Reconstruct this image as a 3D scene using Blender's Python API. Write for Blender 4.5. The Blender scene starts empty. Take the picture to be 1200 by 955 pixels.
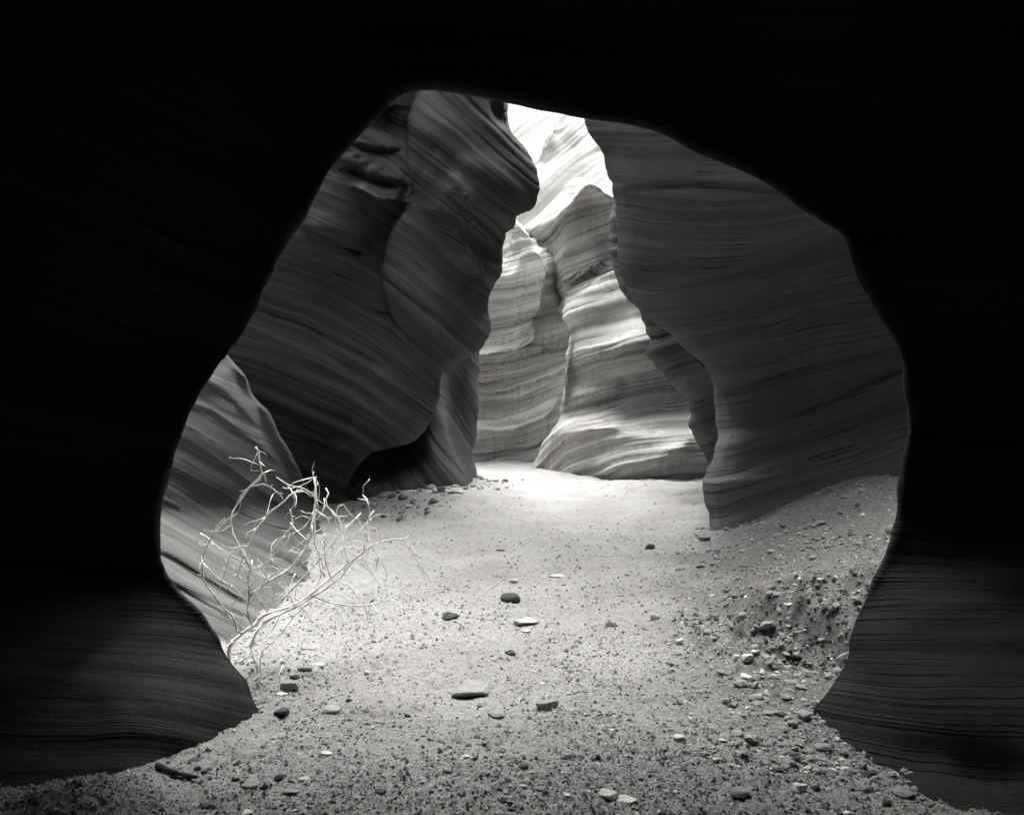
import bpy, math, random
import numpy as np
from math import radians as R

scn = bpy.context.scene
C = scn.collection
# ------------------------------------------------------------------ camera
F, CXP, CYP, CAMZ = 940.0, 600.0, 477.5, 1.6       # lens in photograph pixels, image centre, eye height
cam = bpy.data.cameras.new('camera')
cam.sensor_width = 36.0
cam.lens = F / 1200.0 * 36.0
cam.clip_start, cam.clip_end = 0.05, 500
cam_o = bpy.data.objects.new('camera', cam)
cam_o.location = (0, 0, CAMZ)
cam_o.rotation_euler = (R(90), 0, 0)
C.objects.link(cam_o)
scn.camera = cam_o

# ------------------------------------------------------------------ sky, sun, exposure
SUN_EL, SUN_AZ = 61.0, 10.0        # azimuth: 0 = the sun ahead of the camera (+Y), positive to the right
world = bpy.data.worlds.new('World')
scn.world = world
world.use_nodes = True
wn = world.node_tree
for n in list(wn.nodes): wn.nodes.remove(n)
wo = wn.nodes.new('ShaderNodeOutputWorld')
bg = wn.nodes.new('ShaderNodeBackground')
sky = wn.nodes.new('ShaderNodeTexSky')
sky.sky_type = 'NISHITA'
sky.sun_disc = False
sky.sun_elevation = R(SUN_EL)
sky.sun_rotation = R(SUN_AZ)
sky.dust_density = 3.0
grey = wn.nodes.new('ShaderNodeRGBToBW')            # black and white photograph: the sky's colour is dropped everywhere
wn.links.new(sky.outputs[0], grey.inputs[0])
wn.links.new(grey.outputs[0], bg.inputs[0])
bg.inputs[1].default_value = 0.12
wn.links.new(bg.outputs[0], wo.inputs[0])
sun = bpy.data.lights.new('sun', 'SUN')
sun.energy = 1.5
sun.angle = R(68)
sun.color = (1.0, 0.985, 0.965)
sun_o = bpy.data.objects.new('sun', sun)
az, el = R(SUN_AZ), R(SUN_EL)
sun_dir = np.array([math.sin(az) * math.cos(el), math.cos(az) * math.cos(el), math.sin(el)])   # towards the sun
sun_o.rotation_euler = (R(90) - el, 0, math.pi - az)
sun_o.location = (0, 10, 30)
C.objects.link(sun_o)
scn.view_settings.view_transform = 'Standard'
scn.view_settings.look = 'None'
scn.view_settings.gamma = 1.0
scn.view_settings.exposure = 3.15
scn.cycles.max_bounces = 8
scn.cycles.diffuse_bounces = 4
scn.cycles.use_denoising = True

# ------------------------------------------------------------------ noise
rng = np.random.RandomState(7)
_PERM = rng.permutation(256)
_PERM = np.concatenate([_PERM, _PERM, _PERM])
_G = rng.normal(size=(256, 3)); _G /= np.linalg.norm(_G, axis=1)[:, None]

def noise3(x, y, z):
    x, y, z = np.broadcast_arrays(np.asarray(x, float), np.asarray(y, float), np.asarray(z, float))
    xi, yi, zi = np.floor(x).astype(int), np.floor(y).astype(int), np.floor(z).astype(int)
    xf, yf, zf = x - xi, y - yi, z - zi
    xi &= 255; yi &= 255; zi &= 255
    u, v, w = [t * t * t * (t * (t * 6 - 15) + 10) for t in (xf, yf, zf)]
    def g(i, j, k):
        h = _PERM[_PERM[_PERM[(xi + i) & 255] + ((yi + j) & 255)] + ((zi + k) & 255)]
        gr = _G[h]
        return gr[..., 0] * (xf - i) + gr[..., 1] * (yf - j) + gr[..., 2] * (zf - k)
    L = lambda a, b, t: a + t * (b - a)
    return 1.5 * L(L(L(g(0,0,0), g(1,0,0), u), L(g(0,1,0), g(1,1,0), u), v),
                   L(L(g(0,0,1), g(1,0,1), u), L(g(0,1,1), g(1,1,1), u), v), w)

def fbm(x, y, z, octv=3, gain=.5, lac=2.03):
    a, s = 1.0, 0.0
    for i in range(octv):
        s = s + a * noise3(x + 17.3 * i, y + 5.1 * i, z - 9.7 * i)
        x, y, z, a = x * lac, y * lac, z * lac, a * gain
    return s

def sstep(t):
    t = np.clip(t, 0, 1)
    return t * t * (3 - 2 * t)

# ------------------------------------------------------------------ helpers
def unproject(px, py, d):
    px, py, d = np.asarray(px, float), np.asarray(py, float), np.asarray(d, float)
    return np.stack([(px - CXP) / F * d, d, CAMZ - (py - CYP) / F * d], -1)

def tag(o, label=None, cat=None, group=None, kind=None):
    if label: o['label'] = label
    if cat: o['category'] = cat
    if group: o['group'] = group
    if kind: o['kind'] = kind
    return o

def link_mesh(name, verts, faces, mat, parent=None, smooth=True, attrs=None):
    """faces: (n,3) or (n,4) integer array"""
    me = bpy.data.meshes.new(name)
    verts = np.asarray(verts, np.float32); faces = np.asarray(faces, np.int32)
    n, k = faces.shape
    me.vertices.add(len(verts)); me.vertices.foreach_set('co', verts.ravel())
    me.loops.add(n * k); me.loops.foreach_set('vertex_index', faces.ravel())
    me.polygons.add(n)
    me.polygons.foreach_set('loop_start', np.arange(0, n * k, k, dtype=np.int32))
    me.polygons.foreach_set('loop_total', np.full(n, k, np.int32))
    me.polygons.foreach_set('use_smooth', np.full(n, smooth, bool))
    for key, val in (attrs or {}).items():
        a = me.attributes.new(key, 'FLOAT', 'POINT')
        a.data.foreach_set('value', np.asarray(val, np.float32).ravel())
    me.update(calc_edges=True)
    me.materials.append(mat)
    o = bpy.data.objects.new(name, me)
    C.objects.link(o)
    if parent: o.parent = parent
    return o

def cr1(P, n):
    """Catmull-Rom resample along axis 0 of P (K, ...) to n samples, spread evenly over the spans' lengths."""
    K = P.shape[0]
    seg = np.sqrt(((P[1:] - P[:-1]) ** 2).reshape(K - 1, -1).sum(1)) + 1e-6
    w = np.concatenate([[0], np.cumsum(np.sqrt(seg) * np.sqrt(seg.mean()) * .5 + seg * .5)])
    t = np.interp(np.linspace(0, w[-1], n), w, np.arange(K))
    i = np.minimum(t.astype(int), K - 2); f = (t - i).reshape((-1,) + (1,) * (P.ndim - 1))
    Pp = np.concatenate([2 * P[:1] - P[1:2], P, 2 * P[-1:] - P[-2:-1]])
    a, b, c, d = Pp[i], Pp[i + 1], Pp[i + 2], Pp[i + 3]
    # non uniform tangents (limits overshoot where spans differ)
    s = np.concatenate([[seg[0]], seg, [seg[-1]]])
    s0, s1, s2 = [s[i + k].reshape(f.shape) for k in range(3)]
    m1 = ((b - a) / s0 * s1 + (c - b) / s1 * s0) / (s0 + s1) * s1
    m2 = ((c - b) / s1 * s2 + (d - c) / s2 * s1) / (s1 + s2) * s1
    f2, f3 = f * f, f * f * f
    return (2*f3 - 3*f2 + 1) * b + (f3 - 2*f2 + f) * m1 + (-2*f3 + 3*f2) * c + (f3 - f2) * m2

def seg_dist(px, py, poly):
    """distance to a polyline and side (+1 left of travel in image, i.e. above when travelling right)."""
    best = np.full(px.shape, 1e9); side = np.zeros(px.shape)
    for (x0, y0), (x1, y1) in zip(poly[:-1], poly[1:]):
        dx, dy = x1 - x0, y1 - y0
        L2 = dx * dx + dy * dy
        t = np.clip(((px - x0) * dx + (py - y0) * dy) / L2, 0, 1)
        ex, ey = px - x0 - t * dx, py - y0 - t * dy
        dd = np.hypot(ex, ey)
        sd = np.sign(dx * ey - dy * ex)
        m = dd < best
        best = np.where(m, dd, best); side = np.where(m, -sd, side)
    return best, side

def end_fade(px, py, poly, r):
    """1 along a stroke, easing to 0 at both of its ends and staying 0 past them"""
    out = 1.0
    for (x0, y0), (x1, y1) in ((poly[0], poly[1]), (poly[-1], poly[-2])):
        L = math.hypot(x1 - x0, y1 - y0)
        out = out * sstep(((px - x0) * (x1 - x0) + (py - y0) * (y1 - y0)) / L / r)
    return out

def wall(name, rows, nu, nv, mat, strata, wl=(), wr=(), up=(), strokes=(), amp=1.0, lump=1.0, seed=0, parent=None):
    """A rock wall lofted through rows of (column, line, distance). wl / wr: (dx, dd) steps that carry the left / right
    edge round to the back of the rock; up: (dx, dy, dd) steps that carry the top row on upwards."""
    P = np.array(rows, float)                                  # (rows, cols, 3)
    for dx, dy, dd in up:
        P = np.concatenate([P[:1] + np.array([dx, dy, dd]), P])
    for dx, dd in wl:
        P = np.concatenate([P[:, :1] + np.array([dx, 0, dd]), P], 1)
    for dx, dd in wr:
        P = np.concatenate([P, P[:, -1:] + np.array([dx, 0, dd])], 1)
    Q = P.copy(); Q[..., 2] *= 60                              # balance depth against pixels for the spacing
    Q = cr1(Q, nv)
    Q = np.swapaxes(cr1(np.swapaxes(Q, 0, 1), nu), 0, 1)
    px, py, d = Q[..., 0], Q[..., 1], Q[..., 2] / 60
    dm = float(P[..., 2].mean())
    for st in strokes:
        kind, poly, width, a = st[:4]
        dist, side = seg_dist(px, py, poly)
        if kind == 'ridge':
            d = d - a * np.exp(-(dist / width) ** 2) * end_fade(px, py, poly, width * 1.5 + 14)
        elif kind == 'rough':                                  # broken, flaked patch
            d = d - a * (fbm((px - py * .6) / 16., (py + px * .3) / 5., seed + 2.2, 3) + .5 * np.floor(2.5 * noise3(px / 16., py / 9., seed + 5.1)) / 2.5) * np.exp(-(dist / width) ** 2)
        elif kind == 'step':                                   # the side above (left of travel) comes forward by a, fading away over st[4]
            fade = st[4] if len(st) > 4 else width * 6
            sdv = dist * side
            d = d - a * (sstep(sdv / width * .5 + .5)) * np.exp(-(np.maximum(sdv, 0) / fade) ** 2) * end_fade(px, py, poly, st[5] if len(st) > 5 else 24)
    s = strata(px, py) * dm / F                                 # metres across the bedding
    X = unproject(px, py, d)
    x, y, z = X[..., 0], X[..., 1], X[..., 2]
    along = (px + .4 * py) * dm / F
    sw = s + .10 * noise3(x * .55 + seed, y * .55, z * .55) + .03 * noise3(x * 1.7 + seed, y * 1.7, z * 1.7)
    # carved relief: bedding ledges of three sizes, then soft hollows
    def beds(freq, sl, edge):
        t = sw * freq + .35 * noise3(sw * freq * .31, along * sl, seed + 7.7)
        i = np.floor(t).astype(int); fr = t - i
        h = lambda k: ((np.sin((k + seed * 13.7) * 12.9898) * 43758.5453) % 1.0)
        return h(i) + (h(i + 1) - h(i)) * sstep((fr - 1 + edge) / edge)
    def led(freq, sl):
        n = noise3(sw * freq + seed * 3.1, along * sl + 3, seed + .5)
        return n
    b = led(1.1, .12); m = led(3.1, .22); f = led(8.5, .32); g = led(24.0, .5)
    fm = .35 + .9 * sstep(noise3(x * .5 + 9, y * .5 + seed, z * .5) + .5)
    disp = amp * (.115 * b + .050 * (1 - np.abs(m) * 2) * fm + .009 * (1 - np.abs(f) * 2.2) * fm + .0055 * g)
    disp = disp + amp * fm * (.022 * beds(6.5, .25, .22) + .006 * beds(19, .4, .3))
    disp = disp + lump * (.16 * noise3(x * .45 + seed, y * .45, z * .45 + 4) + .05 * noise3(x * 1.1, y * 1.1 + seed, z * 1.1) + .010 * fbm(x * 4, y * 4, z * 4, 2))
    du = np.gradient(X, axis=1); dv = np.gradient(X, axis=0)
    N = np.cross(du, dv); N /= np.linalg.norm(N, axis=-1, keepdims=True) + 1e-9
    X = X + N * disp[..., None]
    idx = np.arange(nv * nu).reshape(nv, nu)
    faces = np.stack([idx[:-1, :-1], idx[1:, :-1], idx[1:, 1:], idx[:-1, 1:]], -1).reshape(-1, 4)
    return link_mesh(name, X.reshape(-1, 3), faces, mat, parent, True, {'strata': sw, 'along': along})

# ------------------------------------------------------------------ materials
def new_mat(name):
    m = bpy.data.materials.new(name); m.use_nodes = True
    nt = m.node_tree
    for n in list(nt.nodes): nt.nodes.remove(n)
    o = nt.nodes.new('ShaderNodeOutputMaterial'); p = nt.nodes.new('ShaderNodeBsdfPrincipled')
    nt.links.new(p.outputs[0], o.inputs[0])
    p.inputs['Roughness'].default_value = .9
    p.inputs['Specular IOR Level'].default_value = .15
    return m, nt, p

def N(nt, t, **kw):
    n = nt.nodes.new(t)
    for k, v in kw.items():
        if k in n.inputs.keys() if isinstance(k, str) else False: n.inputs[k].default_value = v
        else: setattr(n, k, v)
    return n

def math_node(nt, op, a, b=None, c=None):
    n = nt.nodes.new('ShaderNodeMath'); n.operation = op
    for i, v in enumerate((a, b, c)):
        if v is None: continue
        if hasattr(v, 'links') or hasattr(v, 'is_linked'): nt.links.new(v, n.inputs[i])
        else: n.inputs[i].default_value = v
    return n.outputs[0]

def ramp(nt, val, stops):
    r = nt.nodes.new('ShaderNodeValToRGB')
    while len(r.color_ramp.elements) < len(stops): r.color_ramp.elements.new(.5)
    for e, (p, v) in zip(r.color_ramp.elements, stops):
        e.position = p; e.color = (v, v * .985, v * .965, 1)
    nt.links.new(val, r.inputs[0])
    return r.outputs[0]

def rock_mat(name, lo, hi, contrast=1.0, bump=1.0, streaks=.0):
    m, nt, p = new_mat(name)
    s = N(nt, 'ShaderNodeAttribute', attribute_name='strata').outputs['Fac']
    a = N(nt, 'ShaderNodeAttribute', attribute_name='along').outputs['Fac']
    geo = N(nt, 'ShaderNodeTexCoord').outputs['Object']
    def band(ks, ka, detail):
        cx = nt.nodes.new('ShaderNodeCombineXYZ')
        nt.links.new(math_node(nt, 'MULTIPLY', s, ks), cx.inputs[0])
        nt.links.new(math_node(nt, 'MULTIPLY', a, ka), cx.inputs[1])
        n = nt.nodes.new('ShaderNodeTexNoise'); n.inputs['Scale'].default_value = 1; n.inputs['Detail'].default_value = detail
        n.inputs['Roughness'].default_value = .6
        nt.links.new(cx.outputs[0], n.inputs['Vector'])
        return n.outputs[0]
    coarse, mid, fine = band(2.0, .05, 4), band(7, .11, 4), band(40, .34, 4)
    gr = nt.nodes.new('ShaderNodeTexNoise'); gr.inputs['Scale'].default_value = 55; gr.inputs['Detail'].default_value = 4
    gr.inputs['Roughness'].default_value = .7
    nt.links.new(geo, gr.inputs['Vector'])
    bl = nt.nodes.new('ShaderNodeTexNoise'); bl.inputs['Scale'].default_value = 1.3; bl.inputs['Detail'].default_value = 5
    nt.links.new(geo, bl.inputs['Vector'])
    # water streaks: run straight down, only here and there
    mp = nt.nodes.new('ShaderNodeMapping'); mp.inputs['Scale'].default_value = (9, 9, .35)
    nt.links.new(geo, mp.inputs['Vector'])
    stn = nt.nodes.new('ShaderNodeTexNoise'); stn.inputs['Scale'].default_value = 1; stn.inputs['Detail'].default_value = 3
    nt.links.new(mp.outputs[0], stn.inputs['Vector'])
    streak = math_node(nt, 'MULTIPLY', math_node(nt, 'SUBTRACT', stn.outputs[0], .5), math_node(nt, 'GREATER_THAN', bl.outputs[0], .52))
    def bed_tone(k, wob):                                   # each bed its own tone, with crisp boundaries
        t = math_node(nt, 'ADD', math_node(nt, 'MULTIPLY', s, k), math_node(nt, 'MULTIPLY', mid, wob))
        w = nt.nodes.new('ShaderNodeTexWhiteNoise'); w.noise_dimensions = '1D'
        nt.links.new(math_node(nt, 'FLOOR', t), w.inputs['W'])
        return math_node(nt, 'SUBTRACT', w.outputs['Value'], .5)
    v = math_node(nt, 'MULTIPLY', math_node(nt, 'SUBTRACT', coarse, .5), 1.2 * contrast)
    v = math_node(nt, 'ADD', v, math_node(nt, 'MULTIPLY', bed_tone(9, 2.5), .20 * contrast))
    v = math_node(nt, 'ADD', v, math_node(nt, 'MULTIPLY', bed_tone(31, 4.0), .08 * contrast))
    v = math_node(nt, 'ADD', v, math_node(nt, 'MULTIPLY', math_node(nt, 'SUBTRACT', mid, .5), .65 * contrast))
    v = math_node(nt, 'ADD', v, math_node(nt, 'MULTIPLY', math_node(nt, 'SUBTRACT', fine, .5), .32 * contrast))
    v = math_node(nt, 'ADD', v, math_node(nt, 'MULTIPLY', math_node(nt, 'SUBTRACT', gr.outputs[0], .5), .7))
    v = math_node(nt, 'ADD', v, math_node(nt, 'MULTIPLY', math_node(nt, 'SUBTRACT', bl.outputs[0], .5), .5))
    v = math_node(nt, 'ADD', v, math_node(nt, 'MULTIPLY', streak, streaks))
    v = math_node(nt, 'ADD', v, .5)
    part = band(13, .09, 2.0)
    ln = math_node(nt, 'ABSOLUTE', math_node(nt, 'SUBTRACT', part, .53))
    ln = math_node(nt, 'SUBTRACT', 1.0, math_node(nt, 'MINIMUM', math_node(nt, 'MULTIPLY', ln, 38.0), 1.0))
    ln = math_node(nt, 'MULTIPLY', ln, math_node(nt, 'MINIMUM', math_node(nt, 'MAXIMUM', math_node(nt, 'MULTIPLY', math_node(nt, 'SUBTRACT', bl.outputs[0], .44), 9.0), 0.0), 1.0))
    v = math_node(nt, 'SUBTRACT', v, math_node(nt, 'MULTIPLY', ln, .6))
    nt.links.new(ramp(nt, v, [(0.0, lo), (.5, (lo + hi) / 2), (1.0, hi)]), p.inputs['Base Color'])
    h = math_node(nt, 'MULTIPLY', mid, .016)
    h = math_node(nt, 'SUBTRACT', h, math_node(nt, 'MULTIPLY', ln, .006))
    h = math_node(nt, 'ADD', h, math_node(nt, 'MULTIPLY', fine, .008))
    h = math_node(nt, 'ADD', h, math_node(nt, 'MULTIPLY', gr.outputs[0], .004))
    bp = nt.nodes.new('ShaderNodeBump'); bp.inputs['Strength'].default_value = .8 * bump; bp.inputs['Distance'].default_value = 1.0
    nt.links.new(h, bp.inputs['Height'])
    nt.links.new(bp.outputs[0], p.inputs['Normal'])
    return m

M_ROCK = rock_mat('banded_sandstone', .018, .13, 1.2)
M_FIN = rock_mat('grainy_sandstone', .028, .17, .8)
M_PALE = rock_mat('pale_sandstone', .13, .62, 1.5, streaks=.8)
M_SLOPE = rock_mat('sunlit_sandstone', .28, .60, 1.2)  # paler copy: the strong light on the upper slope is put into its colour
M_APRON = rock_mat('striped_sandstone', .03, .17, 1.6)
M_CAVE = rock_mat('shade_darkened_sandstone', .008, .045, .8, 1.0)  # the cave's gloom is put into this rock colour

def sand_mat():
    m, nt, p = new_mat('gravelly_sand')
    geo = N(nt, 'ShaderNodeTexCoord').outputs['Object']
    def noise(sc, det, ro=.55):
        n = nt.nodes.new('ShaderNodeTexNoise'); n.inputs['Scale'].default_value = sc; n.inputs['Detail'].default_value = det
        n.inputs['Roughness'].default_value = ro
        nt.links.new(geo, n.inputs['Vector']); return n.outputs[0]
    big, mid, fine = noise(1.1, 4), noise(20, 6, .72), noise(95, 4, .75)
    v = math_node(nt, 'ADD', math_node(nt, 'MULTIPLY', big, .35), math_node(nt, 'MULTIPLY', mid, .35))
    v = math_node(nt, 'ADD', v, math_node(nt, 'MULTIPLY', fine, .55))
    col = ramp(nt, v, [(.40, .14), (.54, .29), (.66, .40), (.85, .50)])
    gm = N(nt, 'ShaderNodeAttribute', attribute_name='grit_shade').outputs['Fac']
    gn = noise(75, 4, .65)
    dk = math_node(nt, 'MULTIPLY', math_node(nt, 'SUBTRACT', gn, .52), 9.0)
    dk = math_node(nt, 'MINIMUM', math_node(nt, 'MAXIMUM', dk, 0), 1)
    dk = math_node(nt, 'MULTIPLY', dk, gm)  # dark specks: loose gravel plus the shadows of small bumps, painted in
    mx = nt.nodes.new('ShaderNodeMix'); mx.data_type = 'RGBA'
    nt.links.new(dk, mx.inputs[0]); nt.links.new(col, mx.inputs[6]); mx.inputs[7].default_value = (.22, .216, .21, 1)
    so = N(nt, 'ShaderNodeAttribute', attribute_name='bank_shade').outputs['Fac']      # right wall's shade over the bank, painted as darker sand
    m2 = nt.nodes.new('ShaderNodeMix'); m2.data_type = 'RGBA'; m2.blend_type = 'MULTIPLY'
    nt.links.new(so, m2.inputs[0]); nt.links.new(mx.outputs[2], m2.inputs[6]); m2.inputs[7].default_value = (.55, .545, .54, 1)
    nt.links.new(m2.outputs[2], p.inputs['Base Color'])
    h = math_node(nt, 'ADD', math_node(nt, 'MULTIPLY', mid, .040), math_node(nt, 'MULTIPLY', fine, .016))
    bp = nt.nodes.new('ShaderNodeBump'); bp.inputs['Strength'].default_value = .9; bp.inputs['Distance'].default_value = 1.0
    nt.links.new(h, bp.inputs['Height']); nt.links.new(bp.outputs[0], p.inputs['Normal'])
    return m
M_SAND = sand_mat()

def stone_mat(name, lo, hi, sc=30):
    m, nt, p = new_mat(name)
    geo = N(nt, 'ShaderNodeTexCoord').outputs['Object']
    n = nt.nodes.new('ShaderNodeTexNoise'); n.inputs['Scale'].default_value = sc; n.inputs['Detail'].default_value = 5
    n.inputs['Roughness'].default_value = .7
    nt.links.new(geo, n.inputs['Vector'])
    nt.links.new(ramp(nt, n.outputs[0], [(.3, lo), (.7, hi)]), p.inputs['Base Color'])
    bp = nt.nodes.new('ShaderNodeBump'); bp.inputs['Strength'].default_value = .7; bp.inputs['Distance'].default_value = .01
    nt.links.new(n.outputs[0], bp.inputs['Height']); nt.links.new(bp.outputs[0], p.inputs['Normal'])
    return m
M_STONE = {'dark': stone_mat('dark_stone', .035, .09), 'mid': stone_mat('grey_stone', .18, .32),
           'pale': stone_mat('pale_stone', .42, .62), 'white': stone_mat('white_pebble', .65, .8)}
M_BUSH = stone_mat('bleached_wood', .86, .95, 60)

# ------------------------------------------------------------------ sand floor
def floor_z(x, y, detail=True):
    x = np.asarray(x, float); y = np.asarray(y, float)
    x0 = .95 + .23 * (y - 5)
    bank = .78 * sstep((x - x0) / 2.5) * sstep((y - 3.4) / 2.0) * (1 - .75 * sstep((y - 10.5) / 3))
    z = bank
    g = lambda cx, cy, r, h: h * np.exp(-(((x - cx) ** 2 + (y - cy) ** 2) / r ** 2))
    z = z + g(-1.4, 13.6, 1.3, .22) + g(-.75, 16.5, 1.2, .14)     # rubble at the buttress foot
    z = z + g(-1.60, 3.05, .27, .17) + g(-2.2, 2.85, .5, .10)      # mound by the cave wall
    z = z - g(1.88, 4.85, .27, .17) - g(1.72, 5.45, .2, .06)                               # gully beside the right wall
    z = z + g(1.45, 5.15, .35, .05) + g(1.85, 3.7, .6, -.07)
    z = z + .07 * noise3(x * .55, y * .45, 1.7) + .035 * noise3(x * 1.6, y * 1.6, 4.2)
    sx, sy = .94, .35                                             # normal of the eroded scarp, pointing up the bank
    sd = (x - 1.82) * sx + (y - 5.4) * sy + .16 * noise3(x * 2.6, y * 2.6, 3.9) + .09 * noise3(x * 7, y * 7, 3.9)
    tl = np.abs(-(x - 1.82) * sy + (y - 5.4) * sx)
    z = z + .11 * sstep(sd / .16) * np.exp(-(np.maximum(sd, 0) / .55) ** 2) * sstep((.95 - tl) / .5) - .05 * np.exp(-((sd + .08) / .10) ** 2) * sstep((.95 - tl) / .5)
    if detail:
        clod = sstep((np.exp(-(((x - 1.75) / .8) ** 2 + ((y - 5.3) / .7) ** 2)) - .2) * 1.4)
        rill = sstep((x - x0 + .4) / 1.2) * sstep((y - 3.8) / 1)
        z = z + .014 * fbm(x * 6, y * 6, .3, 2) + .010 * fbm(x * 19, y * 19, 2.3, 3, .65)
        z = z + rill * .022 * noise3((x * .85 - y * .5) * 6, (x * .5 + y * .85) * 1.6, 8.1)
        z = z + rill * .016 * np.abs(fbm(x * 11, y * 11, 7.7, 2))
        z = z + clod * .10 * np.maximum(fbm(x * 9, y * 9, 5.5, 3), -.25)
        # hummocky footprints-like dimples of the far bright sand
        z = z + .030 * sstep((y - 4.5) / 4) * noise3(x * 3.2, y * 1.8, 6.6) + .016 * sstep((y - 5) / 4) * noise3(x * 7.5, y * 4.5, 1.6)
    return z

def ground_hit(px, py):
    """where the sight line through a point of the photograph meets the sand"""
    dx, dz = (px - CXP) / F, -(py - CYP) / F
    d = np.linspace(2.2, 30, 5600)
    gap = CAMZ + dz * d - floor_z(dx * d, d)
    i = int(np.argmax(gap < 0)) if (gap < 0).any() else len(d) - 1
    return np.array([dx * d[i], d[i], floor_z(dx * d[i], d[i])])

ys = np.concatenate([np.array([-60, -30, -12, -6, -3, 0, 1.2, 2.0]), 1 / np.linspace(1 / 2.4, 1 / 26., 520), np.array([28, 32, 40, 60, 90])])
us = np.concatenate([np.array([-6, -3, -1.6, -1.1]), np.linspace(-.86, .86, 560), np.array([1.1, 1.6, 3, 6])])
U, Y = np.meshgrid(us, ys)
W = np.maximum(np.abs(Y), 2.4) * 1.0
W = np.where((np.abs(U) > 1), np.maximum(W, 14), W)
Xf = U * W
Zf = floor_z(Xf, Y)
nv, nu = Xf.shape
idx = np.arange(nv * nu).reshape(nv, nu)
ff = np.stack([idx[:-1, :-1], idx[:-1, 1:], idx[1:, 1:], idx[1:, :-1]], -1).reshape(-1, 4)
grit_shade = np.clip(1.15 - sstep((Y - 6.5) / 9) * .8 + .5 * noise3(Xf * .9, Y * .9, 3.3), 0.05, 1)
fl = link_mesh('sand_floor', np.stack([Xf, Y, Zf], -1).reshape(-1, 3), ff, M_SAND, None, True, {'grit_shade': grit_shade, 'bank_shade': np.clip(sstep((Xf - .75 - .24 * (Y - 5)) / .9 + .5 * noise3(Xf * 1.6, Y * 1.6, 2.9)) * (np.abs(Xf) < 8) * sstep((Y - 3.6) / 1.0), 0, 1)})
tag(fl, kind='structure')

# ------------------------------------------------------------------ canyon walls
# right fin: the broad dark wall on the right, its inner edge leaning over the passage
fin_edge = [(-20, 610), (60, 648), (100, 665), (133, 682), (160, 697), (200, 711), (250, 722), (300, 731), (350, 748), (380, 772),
            (420, 806), (440, 825), (460, 833), (480, 837), (505, 838), (522, 838), (535, 834), (546, 826), (558, 821), (600, 821), (625, 823), (665, 823)]
fin_off = [-.4, -.55, -.65, -.75, -.85, -1.0, -1.08, -1.0, -.75, -.5, -.1, .12, .28, .24, .10, -.05, -.16, -.26, -.38, -.62, -.74, -.86]
rows = []
for (py, e), o in zip(fin_edge, fin_off):
    cols = [(e, py, 10.95 + o), (e + 9, py - 1, 10.62 + o)]
    for u, dd in ((.08, -.04), (.18, -.18), (.35, -.22), (.65, -.35), (1.0, -.6)):
        px = e + (1160 - e) * u
        lift = -u * 36 if py < 560 else -u * 20
        cols.append((px, py + lift, 10.45 + dd + o * (1 - .25 * u)))
    rows.append(cols)
o = wall('sandstone_fin', rows, 240, 420, M_FIN, lambda px, py: py + (.10 + .26 * sstep((py - 230) / 260.)) * (px - 830) + 18 * np.exp(-np.maximum(px - 720 - .3 * (py - 250), 0) / 60.) * 1.0,
         wl=[(14, .25), (40, 1.0), (110, 2.2), (200, 4.5)], up=[(0, -140, -.6), (-10, -220, -1.3)], seed=3, amp=.8, lump=.6,
         strokes=[('step', [(725, 338), (820, 322), (920, 296), (1030, 250)], 9, .20, 90), ('step', [(800, 436), (870, 410), (950, 384), (1080, 330)], 5, .16, 60),
                  ('step', [(825, 512), (900, 499), (980, 470), (1090, 418)], 4, -.10, 50), ('step', [(815, 562), (900, 552), (1000, 520), (1090, 480)], 4, -.09, 40),
                  ('step', [(690, 225), (800, 214), (900, 222), (1000, 210)], 4, .06, 40), ('step', [(830, 470), (920, 440), (1000, 410), (1090, 370)], 3, .05, 20)])
tag(o, 'broad dark banded rock wall on the right, its inner edge leaning out over the sand', 'rock wall', kind='thing')

# slender fin behind it
mid_edge = [(120, 735, 16.5), (180, 735, 16.2), (205, 728, 16), (222, 715, 15.9), (244, 715, 15.8), (275, 716, 15.7), (291, 718, 15.6), (314, 721, 15.5), (333, 725, 15.3), (346, 729, 15.2), (360, 737, 15.1),
            (369, 743, 15.0), (382, 747, 14.9), (401, 754, 14.8), (422, 757, 14.7), (434, 765, 14.7), (448, 780, 14.8), (461, 796, 14.9), (475, 809, 15), (489, 811, 15),
            (497, 809, 14.9), (514, 815, 14.8), (535, 822, 14.7), (550, 827, 14.6), (590, 830, 14.4)]
rows = [[(e, py, d + .7), (e + 12, py - 4, d - .05), (e + 45, py - 8, d - .35), (e + 110, py - 12, d - .8), (e + 190, py - 14, d - 1.4)] for py, e, d in mid_edge]
o = wall('slender_fin', rows, 130, 360, M_ROCK, lambda px, py: py + .35 * (px - 760), wl=[(8, .5), (30, 1.4), (90, 3.2)], up=[(10, -160, .8), (20, -220, 2)], seed=11, amp=1.0, lump=.35)
tag(o, 'slender scalloped rock fin squeezed between the broad right wall and the bright back wall', 'rock fin', kind='thing')

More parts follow.
